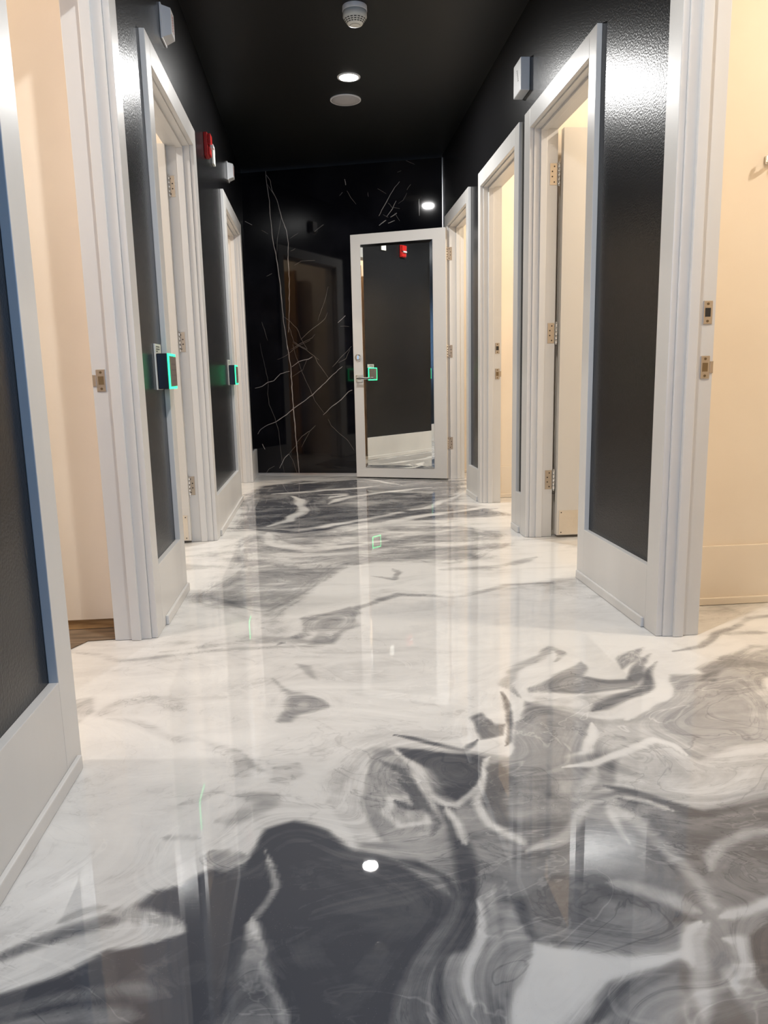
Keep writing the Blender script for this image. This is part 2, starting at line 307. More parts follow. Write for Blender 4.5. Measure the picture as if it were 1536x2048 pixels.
]
MARBLE_VEINS = [
    (0.007, [1.519, 2.614, 1.515, 2.504, 1.498, 2.368, 1.493, 2.206, 1.482, 2.033, 1.459, 1.92, 1.439, 1.744, 1.425, 1.541, 1.419, 1.381, 1.392, 1.115]),
    (0.008, [1.398, 1.197, 1.37, 0.97, 1.363, 0.686, 1.354, 0.462, 1.347, 0.274, 1.338, 0.151, 1.33, -0.016]),
    (0.006, [1.516, 2.58, 1.481, 2.536, 1.471, 2.451, 1.428, 2.372, 1.397, 2.234, 1.355, 2.121, 1.343, 2.009, 1.353, 1.853, 1.348, 1.714, 1.358, 1.485, 1.376, 1.263]),
    (0.004, [1.515, 2.513, 1.471, 2.442, 1.432, 2.381]),
    (0.004, [1.397, 2.226, 1.415, 2.15, 1.442, 2.048, 1.448, 1.962, 1.462, 1.911]),
    (0.004, [1.373, 1.317, 1.356, 1.271, 1.332, 1.181, 1.276, 1.143, 1.21, 1.11]),
    (0.003, [1.413, 1.398, 1.353, 1.352, 1.298, 1.296, 1.246, 1.169, 1.21, 1.114]),
    (0.004, [1.264, 1.197, 1.184, 1.266, 1.106, 1.317, 1.039, 1.367, 1.013, 1.419]),
    (0.003, [1.363, 1.114, 1.275, 1.161, 1.158, 1.211, 1.133, 1.237]),
    (0.003, [1.105, 1.352, 1.064, 1.448, 1.033, 1.525, 1.001, 1.637]),
    (0.005, [1.713, 0.78, 1.643, 0.797, 1.592, 0.833, 1.532, 0.845, 1.47, 0.904, 1.382, 0.925]),
    (0.005, [1.361, 0.961, 1.291, 1.009, 1.204, 1.025, 1.165, 1.046]),
    (0.003, [1.489, 1.028, 1.404, 1.066, 1.335, 1.114, 1.266, 1.153, 1.178, 1.191]),
    (0.003, [1.341, 1.178, 1.285, 1.14, 1.22, 1.106, 1.155, 1.055, 1.108, 1.018]),
    (0.004, [1.15, 1.055, 1.119, 0.991, 1.078, 0.936, 1.028, 0.862]),
    (0.006, [1.711, 0.366, 1.683, 0.409, 1.611, 0.451, 1.53, 0.478, 1.429, 0.542, 1.348, 0.602, 1.277, 0.647, 1.178, 0.715, 1.029, 0.844, 0.931, 0.928, 0.897, 0.954]),
    (0.005, [1.084, 0.534, 0.999, 0.611, 0.911, 0.669, 0.852, 0.732, 0.812, 0.749]),
    (0.003, [1.342, 1.16, 1.326, 1.078, 1.283, 0.968, 1.24, 0.849, 1.195, 0.756, 1.161, 0.664, 1.078, 0.552]),
    (0.003, [1.365, 0.87, 1.305, 0.909, 1.261, 0.931, 1.213, 1.03]),
    (0.003, [1.042, 0.496, 1.015, 0.44, 0.95, 0.375, 0.866, 0.309, 0.811, 0.216]),
    (0.003, [1.647, 1.178, 1.629, 1.068, 1.605, 0.948, 1.586, 0.837, 1.597, 0.726, 1.587, 0.633, 1.539, 0.511, 1.51, 0.389, 1.498, 0.218, 1.489, 0.104, 1.47, -0.011]),
    (0.004, [1.342, 0.288, 1.29, 0.349, 1.21, 0.396, 1.16, 0.442]),
    (0.003, [1.21, 0.396, 1.262, 0.312, 1.299, 0.246]),
    (0.006, [1.421, 0.185, 1.467, 0.151, 1.489, 0.104, 1.516, 0.056]),
    (0.003, [1.421, 0.185, 1.388, 0.132, 1.367, 0.056, 1.345, -0.011]),
    (0.003, [1.421, 0.185, 1.374, 0.237, 1.332, 0.284]),
    (0.004, [1.655, -0.002, 1.622, 0.046, 1.565, 0.075]),
    (0.005, [1.67, 0.276, 1.648, 0.228]),
    (0.004, [0.987, 0.952, 0.919, 1.022, 0.841, 1.091, 0.808, 1.126]),
    (0.003, [0.929, 0.986, 0.862, 1.021, 0.822, 1.1]),
    (0.005, [0.923, 1.328, 0.855, 1.387]),
    (0.003, [0.905, 1.301, 0.826, 1.294]),
    (0.005, [1.73, 2.215, 1.665, 2.182]),
    (0.003, [1.582, 2.134, 1.522, 2.1]),
    (0.004, [1.554, 1.749, 1.505, 1.769]),
    (0.003, [1.298, 1.825, 1.235, 1.861, 1.109, 1.859]),
    (0.003, [1.104, 2.098, 1.019, 2.148]),
    (0.003, [1.326, 1.947, 1.282, 1.967]),
    (0.003, [1.33, 2.051, 1.253, 2.089]),
    (0.003, [1.618, 1.361, 1.573, 1.197]),
    (0.007, [0.827, 2.498, 0.818, 2.452]),
    (0.004, [0.807, 2.406, 0.781, 2.353, 0.734, 2.295]),
    (0.004, [0.874, 2.37, 0.848, 2.397]),
    (0.004, [0.63, 2.383, 0.625, 2.348]),
    (0.005, [0.357, 2.449, 0.4, 2.407, 0.438, 2.353, 0.469, 2.299, 0.513, 2.233, 0.539, 2.189]),
    (0.003, [0.546, 2.405, 0.474, 2.361]),
    (0.004, [0.457, 2.287, 0.427, 2.251, 0.361, 2.235]),
    (0.004, [0.267, 2.42, 0.298, 2.378]),
    (0.003, [0.298, 2.355, 0.329, 2.301, 0.372, 2.276]),
    (0.007, [0.541, 2.111, 0.497, 2.141, 0.478, 2.151]),
    (0.006, [0.472, 2.179, 0.422, 2.239, 0.39, 2.299]),
    (0.006, [0.441, 2.172, 0.386, 2.203]),
    (0.004, [0.502, 2.198, 0.46, 2.173]),
    (0.005, [0.461, 2.125, 0.405, 2.145]),
    (0.004, [0.3, 2.606, 0.229, 2.573]),
    (0.004, [0.374, 2.523, 0.343, 2.532]),
    (0.003, [0.197, 2.304, 0.196, 2.169]),
    (0.003, [0.404, 2.204, 0.363, 2.139]),
    (0.003, [1.105, 2.095, 1.027, 2.149]),
]

# ------------------------------------------------------------------ dimensions (metres)
ZC = 2.63                                   # ceiling
SIDE = {'L': dict(s=-1, xf=-0.5645, hi=2.0045, ho=2.0942, w=0.2326),
        'R': dict(s=1, xf=1.0719, hi=2.0238, ho=2.1117, w=0.2177)}
def X(side, d): return SIDE[side]['xf'] + SIDE[side]['s']*d
WALL_D, ROOM_D = 0.0205, 0.136              # depth of wall plane and of room-side plane behind the trim face
Y_BACK = -2.3
# openings: side, outer near, inner near, inner far, outer far
OPEN = {1: ('L', 1.549, 1.643, 2.482, 2.570), 2: ('L', 2.992, 3.077, 4.045, 4.127), 3: ('L', 5.295, 5.420, 6.392, 6.478),
        4: ('R', 1.335, 1.420, 2.252, 2.3385), 5: ('R', 2.936, 3.013, 3.8155, 3.912), 6: ('R', 4.015, 4.1055, 4.9375, 5.000),
        7: ('R', 5.320, 5.396, 6.190, 6.276)}
END_R = Vector((1.092, 6.47, 0)); END_T = Vector((-1, .29, 0)).normalized(); END_N = Vector((-.2785, -.9604, 0)).normalized()
END_LEN = (1.092+.585)/abs(END_T.x)
def endy(x): return 6.47 + (1.092-x)*.29

# ------------------------------------------------------------------ floor
def floor_level(px, py):
    """poured epoxy: 0 = white resin, 1 = charcoal resin; pools and strokes laid down in order"""
    wx = px + .012*np.sin(13*py+3*np.sin(7*px)) + .006*np.sin(29*px+23*py)
    wy = py + .012*np.sin(12*px+2*np.sin(9*py)) + .006*np.sin(31*py-19*px)
    g = np.full_like(px, .10) + .06*np.sin(3.1*px+1.7*py+2*np.sin(2.3*py))
    for kind, lev, wid, c in FLOOR_PATTERN:
        wid = max(wid, .013)
        P = np.array(c).reshape(-1, 2); n = len(P)
        mn = P.min(0)-.3; mx = P.max(0)+.3
        sel = (wx > mn[0]) & (wx < mx[0]) & (wy > mn[1]) & (wy < mx[1])
        qx, qy = wx[sel], wy[sel]
        if not len(qx): continue
        d = np.full_like(qx, 9.); ins = np.zeros(len(qx), bool)
        for k in range(n if kind == 'p' else n-1):
            a, b = P[k], P[(k+1) % n]; e = b-a; l2 = max(e@e, 1e-9)
            t = np.clip(((qx-a[0])*e[0]+(qy-a[1])*e[1])/l2, 0, 1)
            if kind == 's' : 
                tt = (k+t)/(n-1); prof = np.clip(np.minimum(tt, 1-tt)*5+.25, 0, 1)
                dd = np.hypot(qx-a[0]-t*e[0], qy-a[1]-t*e[1])/prof
            else: dd = np.hypot(qx-a[0]-t*e[0], qy-a[1]-t*e[1])
            d = np.minimum(d, dd)
            if kind == 'p':
                c1 = (a[1] > qy) != (b[1] > qy)
                xx = a[0] + (qy-a[1])*e[0]/(e[1] if abs(e[1]) > 1e-9 else 1e-9)
                ins ^= c1 & (qx < xx)
        if kind == 'p': al = np.clip(.5 + np.where(ins, d, -d)/wid, 0, 1)
        else: al = np.clip(1.2 - d/wid, 0, 1)
        al = al*al*(3-2*al)
        g[sel] = g[sel]*(1-al) + lev*al
    return g

def build_floor():
    xs = np.concatenate([np.linspace(-3.3, -.86, 14), np.arange(-.84, 1.80, .0055), np.linspace(1.84, 3.4, 18)])
    ys = [Y_BACK, -1.5, -.8, -.2, .3]; y = .55
    while y < 7.1: ys.append(y); y += .0045 + .0022*max(y-.9, 0)
    ys += [7.15]; ys = np.array(ys)
    gx, gy = np.meshgrid(xs, ys); px, py = gx.ravel(), gy.ravel()
    nx, ny = len(xs), len(ys)
    me = bpy.data.meshes.new('floor')
    co = np.stack([px, py, np.zeros_like(px)], 1)
    idx = (np.arange(ny-1)[:, None]*nx + np.arange(nx-1)[None]).ravel()
    quads = np.stack([idx, idx+1, idx+nx+1, idx+nx], 1)
    me.vertices.add(len(co)); me.vertices.foreach_set('co', co.ravel())
    me.loops.add(quads.size); me.loops.foreach_set('vertex_index', quads.ravel())
    me.polygons.add(len(quads)); me.polygons.foreach_set('loop_start', np.arange(0, quads.size, 4)); me.polygons.foreach_set('loop_total', np.full(len(quads), 4))
    me.update(); me.validate()
    lev = floor_level(px, py)
    g2 = lev.reshape(ny, nx).copy()
    for _ in range(3):                                        # softened copy: its contours steer the streaks
        k = 7
        for ax in (0, 1):
            pad = np.pad(g2, [(k, k) if a == ax else (0, 0) for a in (0, 1)], mode='edge'); cs = np.cumsum(pad, axis=ax)
            cs = np.insert(cs, 0, 0, axis=ax)
            g2 = (np.take(cs, np.arange(2*k+1, cs.shape[ax]), axis=ax) - np.take(cs, np.arange(0, cs.shape[ax]-2*k-1), axis=ax))/(2*k+1)
    at2 = me.attributes.new('flow', 'FLOAT', 'POINT'); at2.data.foreach_set('value', g2.ravel().astype(np.float32))
    at = me.attributes.new('resin', 'FLOAT', 'POINT'); at.data.foreach_set('value', lev.astype(np.float32))
    o = bpy.data.objects.new('floor', me); COL.objects.link(o)
    m = bpy.data.materials.new('swirled_epoxy_floor'); m.use_nodes = True; M['epoxy'] = m
    b = m.node_tree.nodes['Principled BSDF']
    def math_(op, a, b_=None, clamp=False):
        n = N(m, 'ShaderNodeMath', operation=op); n.use_clamp = clamp
        for i, v in enumerate((a, b_)):
            if v is None: continue
            if isinstance(v, (int, float)): n.inputs[i].default_value = v
            else: L(m, v, n.inputs[i])
        return n.outputs[0]
    def noise(vec, scale, det=2.0, rough=.5):
        n = N(m, 'ShaderNodeTexNoise'); n.inputs['Scale'].default_value = scale; n.inputs['Detail'].default_value = det
        n.inputs['Roughness'].default_value = rough; L(m, vec, n.inputs['Vector']); return n
    tc = N(m, 'ShaderNodeTexCoord'); P0 = tc.outputs['Object']
    mp = N(m, 'ShaderNodeMapping'); mp.inputs['Rotation'].default_value = (0, 0, .35); mp.inputs['Scale'].default_value = (.75, 1.3, 1); L(m, P0, mp.inputs['Vector'])
    # folded coordinates: two rounds of domain warping
    def warp(vec, scale, amt, det=1.0):
        nz = noise(vec, scale, det); sb = N(m, 'ShaderNodeVectorMath', operation='SUBTRACT'); L(m, nz.outputs['Color'], sb.inputs[0]); sb.inputs[1].default_value = (.5, .5, .5)
        sc = N(m, 'ShaderNodeVectorMath', operation='SCALE'); L(m, sb.outputs[0], sc.inputs[0]); sc.inputs['Scale'].default_value = amt
        ad = N(m, 'ShaderNodeVectorMath', operation='ADD'); L(m, vec, ad.inputs[0]); L(m, sc.outputs[0], ad.inputs[1]); return ad.outputs[0]
    W1 = warp(mp.outputs['Vector'], 1.6, 1.1); W2 = warp(W1, 3.2, .45, 2.0)
    n1 = noise(W2, 2.6, 5.0, .55).outputs['Fac']
    fa = N(m, 'ShaderNodeAttribute'); fa.attribute_name = 'flow'; FL = fa.outputs['Fac']
    sx = N(m, 'ShaderNodeSeparateXYZ'); L(m, W1, sx.inputs[0]); cx = N(m, 'ShaderNodeCombineXYZ')
    L(m, math_('ADD', math_('MULTIPLY', FL, 1.7), math_('MULTIPLY', sx.outputs[0], .42)), cx.inputs[0])
    L(m, math_('MULTIPLY', sx.outputs[1], .42), cx.inputs[1]); L(m, math_('MULTIPLY', sx.outputs[0], .22), cx.inputs[2])
    n2 = noise(cx.outputs[0], 7.0, 5.0, .62).outputs['Fac']
    n3 = noise(W1, 24.0, 5.0, .65).outputs['Fac']
    att = N(m, 'ShaderNodeAttribute'); att.attribute_name = 'resin'; G = att.outputs['Fac']
    # the marbling is strongest where the two resins mix
    mix_ = math_('MULTIPLY', G, math_('SUBTRACT', 1.12, G)); amp = math_('ADD', math_('MULTIPLY', mix_, 2.0), .20)
    d = math_('ADD', math_('MULTIPLY', math_('SUBTRACT', n1, .5), .75), math_('ADD', math_('MULTIPLY', math_('SUBTRACT', n2, .5), 1.15), math_('MULTIPLY', math_('SUBTRACT', n3, .5), .22)))
    V = math_('ADD', G, math_('MULTIPLY', d, amp))
    # drawn-out streaks where the resin was pulled across the far half of the corridor
    m2 = N(m, 'ShaderNodeMapping'); m2.inputs['Rotation'].default_value = (0, 0, -.30); m2.inputs['Scale'].default_value = (1.1, 2.6, 1); L(m, P0, m2.inputs['Vector'])
    n4 = noise(warp(warp(m2.outputs['Vector'], 1.1, .8), 3.0, .25), 3.6, 6.0, .62).outputs['Fac']
    sy = N(m, 'ShaderNodeSeparateXYZ'); L(m, P0, sy.inputs[0])
    mr = N(m, 'ShaderNodeMapRange'); mr.inputs['From Min'].default_value = 1.9; mr.inputs['From Max'].default_value = 3.8; mr.inputs['To Min'].default_value = .45; mr.inputs['To Max'].default_value = 1.5; L(m, sy.outputs[1], mr.inputs['Value'])
    V = math_('ADD', V, math_('MULTIPLY', math_('SUBTRACT', n4, .5), mr.outputs[0]))
    # thin contour threads, dark then pale
    def thread(src, level, width):
        a = math_('ABSOLUTE', math_('SUBTRACT', src, level)); return math_('SUBTRACT', 1.0, math_('DIVIDE', a, width), True)
    t1 = math_('MULTIPLY', thread(n1, .46, .008), .13); t2 = math_('MULTIPLY', thread(n1, .56, .010), -.14); t3 = math_('MULTIPLY', thread(n2, .5, .012), .09)
    V = math_('ADD', V, math_('MULTIPLY', math_('ADD', t1, math_('ADD', t2, t3)), math_('ADD', math_('MULTIPLY', mix_, 3.0), .18)))
    cr = N(m, 'ShaderNodeValToRGB'); e = cr.color_ramp.elements
    e[0].position = 0.0; e[0].color = (.74, .735, .72, 1)
    e[1].position = 1.0; e[1].color = (.058, .062, .078, 1)
    for p, c in ((.18, (.65, .645, .635)), (.36, (.44, .435, .43)), (.56, (.28, .28, .285)), (.76, (.14, .143, .155))):
        k = e.new(p); k.color = (*c, 1)
    L(m, V, cr.inputs['Fac'])
    # fine speckle
    sp = noise(P0, 420.0, 1.0).outputs['Fac']; gp = noise(P0, 9.0, 2.0).outputs['Fac']
    fl = math_('MULTIPLY', math_('GREATER_THAN', sp, .73), math_('GREATER_THAN', gp, .5))
    mx = N(m, 'ShaderNodeMix', data_type='RGBA'); L(m, math_('MULTIPLY', fl, .35), mx.inputs['Factor']); L(m, cr.outputs['Color'], mx.inputs['A']); mx.inputs['B'].default_value = (.30, .29, .28, 1)
    L(m, mx.outputs['Result'], b.inputs['Base Color'])
    b.inputs['Roughness'].default_value = .55; b.inputs['Specular IOR Level'].default_value = .2
    b.inputs['Coat Weight'].default_value = 1.0; b.inputs['Coat Roughness'].default_value = .012; b.inputs['Coat IOR'].default_value = 1.5
    bn = noise(P0, 14.0, 3.0); bp = N(m, 'ShaderNodeBump'); bp.inputs['Strength'].default_value = .10; bp.inputs['Distance'].default_value = .0003
    bn2 = noise(P0, 260.0, 1.0)
    L(m, math_('ADD', bn.outputs['Fac'], math_('MULTIPLY', bn2.outputs['Fac'], .05)), bp.inputs['Height']); L(m, bp.outputs['Normal'], b.inputs['Coat Normal'])
    me.materials.append(m)
    tag(o, 'glossy poured epoxy floor swirled in white, grey and charcoal', 'floor', kind='structure')
build_floor()
mb = MB(); mb.prism([(-.702, 2.605), (-.702, 2.486), (-.795, 2.482), (-.845, 2.38), (-.90, 1.42), (-2.58, 1.42), (-2.58, 2.605)], .0005, .004, 'ply')
tag(mb.build('floor_subfloor'), 'bare brown plywood subfloor inside the near left doorway', 'floor', kind='structure')

# ------------------------------------------------------------------ walls, ceiling
def side_wall(side, name, label, y_far):
    sd = SIDE[side]; mb = MB()
    xo, xi = X(side, WALL_D), X(side, ROOM_D)
    inner = '-x' if side == 'R' else '+x'
    fm = {inner: 'black'}
    ops = sorted([o for o in OPEN.values() if o[0] == side], key=lambda o: o[1])
    y = Y_BACK
    j = .012
    for _, a, b, c, d in ops:
        mb.box(xo, xi, y, b-j, 0, ZC, 'cream', fmats=fm)
        mb.box(xo, xi, b-j, c+j, sd['hi']+j, ZC, 'cream', fmats=fm)
        y = c+j
    mb.box(xo, xi, y, y_far, 0, ZC, 'cream', fmats=fm)
    tag(mb.build(name), label, 'wall', kind='structure')
    # tall white base boards between the door casings, flush with them
    mb = MB(); y = Y_BACK
    for _, a, b, c, d in ops + [(side, y_far, 0, 0, 0)]:
        if a - y > .01: mb.box(X(side, 0), xo, y, a, 0.001, sd['w'], 'white', bevel=.0015)
        y = d
    tag(mb.build('baseboard_left' if side == 'L' else 'baseboard_right'), 'tall white base boards along the %s corridor wall' % ('left' if side == 'L' else 'right'), 'baseboard', kind='structure')
side_wall('L', 'wall_left', 'black painted corridor wall on the left, with three doorways', 6.955)
side_wall('R', 'wall_right', 'black painted corridor wall on the right, with four doorways', 6.47)
def shoe(name, side, y0, y1, label):
    mb = MB(); x = X(side, 0); s = SIDE[side]['s']
    mb.box(x, x-s*.011, y0, y1, .001, .034, 'white', bevel=.003)
    tag(mb.build(name), label, 'shoe moulding', kind='structure')
shoe('trim_1', 'L', Y_BACK, 1.615, 'white shoe moulding under the nearest left wall panel')
shoe('trim_2', 'L', 2.62, 3.070, 'white shoe moulding between the first and second left doorways')
shoe('trim_3', 'L', 4.17, 5.40, 'white shoe moulding between the second and third left doorways')
shoe('trim_4', 'R', 2.345, 2.995, 'white shoe moulding between the first and second right doorways')
shoe('trim_5', 'R', 3.93, 4.075, 'short white shoe moulding between the second and third right doorways')
shoe('trim_6', 'R', 5.01, 5.36, 'white shoe moulding between the third and fourth right doorways')

mb = MB(); mb.box(-3.3, 3.4, Y_BACK-.1, 7.3, ZC, ZC+.1, 'ceil')
tag(mb.build('ceiling'), 'black painted corridor ceiling', 'ceiling', kind='structure')

# rooms behind the doorways
def room(n, side, y0, y1, depth, label, base=True):
    x0 = X(side, ROOM_D); s = SIDE[side]['s']; x1 = x0 + s*depth
    mb = MB(); t = .05
    mb.box(x0, x1, y1, y1+t, 0 if n != 1 else .040, ZC-.01, 'cream')
    mb.box(x0, x1, y0-t, y0, 0, ZC-.01, 'cream')
    mb.box(x1, x1+s*t, y0-t, y1+t, 0, ZC-.01, 'cream')
    tag(mb.build('wall_room_%d' % n), label, 'wall', kind='structure')
    mb = MB(); mb.box(x0, x1, y0, y1, ZC-.02, ZC-.005, 'roomceil')
    tag(mb.build('ceiling_room_%d' % n), 'white ceiling of the ' + label.split('of the ')[-1], 'ceiling', kind='structure')
    if base:
        mb = MB(); mb.box(x0+s*.001, x1, y1-.012, y1, .001, .221, 'cream', bevel=.002); mb.box(x0+s*.001, x1, y1-.022, y1-.012, .001, .028, 'cream', bevel=.003)
        tag(mb.build('baseboard_room_%d' % n), 'cream base board of the ' + label.split('of the ')[-1], 'baseboard', kind='structure')
room(1, 'L', 1.40, 2.60, 1.9, 'cream walls of the near left room', base=False)
room(2, 'L', 2.70, 4.10, 1.9, 'cream walls of the second left room', base=False)
room(3, 'L', 5.20, 6.62, 1.9, 'cream walls of the far left room', base=False)
room(4, 'R', 1.20, 2.56, 1.7, 'cream walls of the near right room')
room(5, 'R', 2.70, 3.88, 1.7, 'cream walls of the second right room')
room(6, 'R', 3.99, 5.15, 1.7, 'cream walls of the third right room')
room(7, 'R', 5.26, 6.60, 1.7, 'cream walls of the far right room')
mb = MB(); mb.box(-.705, -2.6, 2.606, 2.64, .005, .038, 'pine'); 
tag(mb.build('trim_7'), 'bare pine sole plate showing under the near left room wall', 'sole plate', kind='structure')

# marble clad end wall, turned a little to the right
mb = MB()
mtx = Matrix((( END_T.x, -END_N.x, 0, END_R.x), (END_T.y, -END_N.y, 0, END_R.y), (0, 0, 1, 0), (0, 0, 0, 1)))
mb.box(0, END_LEN, 0, .05, .012, ZC-.02, 'marble')
for w, c in MARBLE_VEINS:
    P = np.array(c).reshape(-1, 2); pts = []
    for k in range(len(P)-1):                       # subdivide with a slight tremble
        a, b = P[k], P[k+1]; n = max(2, int(np.hypot(*(b-a))/.03))
        for t in range(n):
            q = a + (b-a)*t/n; pts.append((q[0]+random.uniform(-.0022, .0022), q[1]+random.uniform(-.002, .002)))
    pts.append(tuple(P[-1])); i = mb.mi('vein' if w > .0045 else 'veinf'); prev = None; n = len(pts)
    for k, p in enumerate(pts):
        a, b = pts[max(k-1, 0)], pts[min(k+1, n-1)]; tx, tz = b[0]-a[0], b[1]-a[1]; l = math.hypot(tx, tz) or 1
        h = w*.5*(.55+.45*math.sin(math.pi*(k+.5)/n))*random.uniform(.75, 1.2)
        pr = (mb.bm.verts.new((p[0]-tz/l*h, -.0006, p[1]+tx/l*h)), mb.bm.verts.new((p[0]+tz/l*h, -.0006, p[1]-tx/l*h)))
        if prev: f = mb.bm.faces.new((prev[0], prev[1], pr[1], pr[0])); f.material_index = i
        prev = pr
mb.box(0, END_LEN, -.003, .03, 0.001, .012, 'alu')
mb.box(0, .004, -.004, .02, .012, ZC-.02, 'alu')
tag(mb.build('wall_end', mtx=mtx), 'polished black marble end wall with fine white veins', 'wall', kind='structure')

# rear of the corridor, behind the camera: wall with a daylight window
mb = MB(); mb.box(-.585, 0.0, Y_BACK-.1, Y_BACK, 0, ZC, 'rear'); mb.box(1.0, 1.092, Y_BACK-.1, Y_BACK, 0, ZC, 'rear'); mb.box(0, 1.0, Y_BACK-.1, Y_BACK, 0, .8, 'rear'); mb.box(0, 1.0, Y_BACK-.1, Y_BACK, 2.2, ZC, 'rear')
tag(mb.build('wall_rear'), 'grey wall closing the corridor behind the viewer', 'wall', kind='structure')
win = thing('window_1', 'daylight window in the rear wall behind the viewer', 'window', (.5, Y_BACK, .8), kind='structure')
mb = MB()
for a in ((0, .05, 0, 1.4), (.95, 1.0, 0, 1.4), (.05, .95, 0, .05), (.05, .95, 1.35, 1.4), (.475, .525, .05, 1.35)): mb.box(a[0]-.5, a[1]-.5, -.06, -.01, a[2], a[3], 'white')
mb.build('window_frame', win)
area('window_daylight', (.5, Y_BACK-.09, 1.5), (math.radians(90), 0, 0), .9, DAY_W, DAY, 'RECTANGLE', size_y=1.3)

# ------------------------------------------------------------------ door frames and leaves
def hinge_plate(mb, x, y, z, sx, m='steel'):
    """jamb plate facing -y, x = outer edge by the barrel, sx = direction of the plate away from the barrel"""
    mb.box(x, x+sx*.036, y-.0022, y, z-.05, z+.05, m, bevel=.0008)
    for k, dz in enumerate((.036, .013, -.011, -.036)):
        mb.cyl((x+sx*(.024 if k in (1, 2) else .014), y-.0021, z+dz), (0, -1, 0), .0036, .0006, 'darkhole', 12)
def hinge_barrel(mb, x, y, z, m='steel'):
    for k in range(5): mb.cyl((x, y, z-.05+k*.02+.0006), (0, 0, 1), .0062, .0188, m, 14)
    mb.cyl((x, y, z+.05), (0, 0, 1), .0042, .006, m, 12); mb.cyl((x, y, z-.056), (0, 0, 1), .0042, .006, m, 12)
def strike(parent, x, y, z, s, lip):
    mb = MB(); w = .0145
    mb.box(x-w, x+w, y-.0022, y, z-.0345, z+.0345, 'steel', bevel=.0012)
    if lip: mb.box(x+s*w, x+s*(w+.011), y-.0022, y, z-.018, z+.018, 'steel', bevel=.001); mb.box(x+s*(w+.009), x+s*(w+.011), y-.002, y+.006, z-.018, z+.018, 'darkhole')
    mb.box(x-.0085, x+.0085, y-.0028, y-.0019, z-.0135, z+.0135, 'brass' if lip else 'darkhole')
    mb.box(x-.0085, x+.0085, y-.0031, y-.0019, z-.0145, z-.0128, 'steel')
    for dz in (-.0255, .0255):
        mb.cyl((x, y-.0021, z+dz), (0, -1, 0), .0042, .0007, 'brass', 12); mb.box(x-.003, x+.003, y-.0031, y-.0026, z+dz-.0006, z+dz+.0006, 'darkhole')
    o = mb.build('strike_plate', parent); o['label'] = 'satin nickel strike plate with a curved lip' if lip else 'satin nickel deadbolt strike plate'
    return o

def doorway(n, label):
    side, a, b, c, d = OPEN[n]; sd = SIDE[side]; s = sd['s']
    root = thing('door_%d' % n, label, 'door', (X(side, 0), c, 0), kind='structure')
    inv = Matrix.Translation(-Vector(root.location))
    def bd(mb, name): return mb.build(name, root, inv)
    f, w, r = X(side, 0), X(side, WALL_D), X(side, ROOM_D+.004)
    mb = MB(); bv = .002
    mb.box(f, w, a, b, 0.001, sd['ho'], 'white', bv); mb.box(f, w, c, d, 0.001, sd['ho'], 'white', bv); mb.box(f, w, b, c, sd['hi'], sd['ho'], 'white', bv)
    bd(mb, 'casing')
    rev = .006; j = .0125
    mb = MB(); hz = sd['hi'] - rev
    x1 = X(side, WALL_D+.0002)
    mb.box(x1, r, b-j, b+rev, .001, hz+rev+j, 'white', .0015); mb.box(x1, r, c-rev, c+j, .001, hz+rev+j, 'white', .0015); mb.box(x1, r, b+rev, c-rev, hz, hz+rev+j, 'white', .0015)
    bd(mb, 'jamb')
    d0, d1 = (.052, .084) if n != 7 else (.075, .105)
    mb = MB(); st = .011
    mb.box(X(side, d0), X(side, d1), b+rev, b+rev+st, .001, hz, 'white', .002); mb.box(X(side, d0), X(side, d1), c-rev-st, c-rev, .001, hz, 'white', .002); mb.box(X(side, d0), X(side, d1), b+rev+st, c-rev-st, hz-st, hz, 'white', .002)
    bd(mb, 'door_stop')
    return root, inv, c-rev
names = {1: 'white doorway nearest the viewer on the left, its door swung out of sight, bare plywood inside',
         2: 'second white doorway on the left, white door open inward with a metal kick plate',
         3: 'far left white doorway beside the marble wall',
         4: 'white doorway nearest the viewer on the right, cream room with a coat hook inside',
         5: 'second white doorway on the right, door open inward showing a hammered kick plate',
         6: 'third white doorway on the right, empty frame with two small strike plates',
         7: 'far right white doorway whose mirrored door stands open across the corridor'}
R_ = {n: doorway(n, names[n]) for n in OPEN}
def loc(n, mb, name, par=None):
    o = mb.build(name, par or R_[n][0], R_[n][1] if par is None else None); return o
# strike plates on the far jambs
for n, x, zs in ((1, -.677, (.86,)), (4, 1.187, (1.023, .86)), (6, 1.186, (1.023, .858))):
    root, inv, yj = R_[n]
    for z in zs:
        o = strike(root, x, yj, z, SIDE[OPEN[n][0]]['s'], z < .9); o.data.transform(inv)
        if n != 1: pass

# inward opened leaves of doorways 2 and 5
def inward_leaf(n, w, top, kick_z, off, boff):
    side = OPEN[n][0]; s = SIDE[side]['s']; root, inv, yj = R_[n]
    px = X(side, ROOM_D+.006); py = yj + .008
    mb = MB(); x0 = px + s*off
    y0, y1 = py-.046, py-.008
    mb.box(x0, x0+s*w, y0, y1, .014, top, 'white_door', .0015)
    leaf = mb.build('door_leaf', root, inv); leaf['label'] = 'flat white door leaf standing open into the room'
    mb = MB(); kx0 = x0 + s*.012
    mb.box(kx0, x0+s*(w-.012), y0-.0018, y0, .018, kick_z, 'kick', .0005)
    for kx in (kx0+s*.011, x0+s*(w-.024)):
        for kz in (.029, kick_z-.011): mb.cyl((kx, y0-.0017, kz), (0, -1, 0), .0032, .0012, 'darkhole', 12)
    k = mb.build('kick_plate', leaf, inv)
    for z in (1.81, 1.053, .305):
        mb = MB(); xb = X(side, ROOM_D+.001); hinge_plate(mb, xb, yj-.0003, z, -s); hinge_barrel(mb, px+s*boff, yj-.008, z, 'chrome')
        mb.build('hinge', leaf, inv)
    return leaf
inward_leaf(2, .80, 2.0, .152, -.009, -.013)
inward_leaf(5, .74, 2.014, .146, .014, .003)

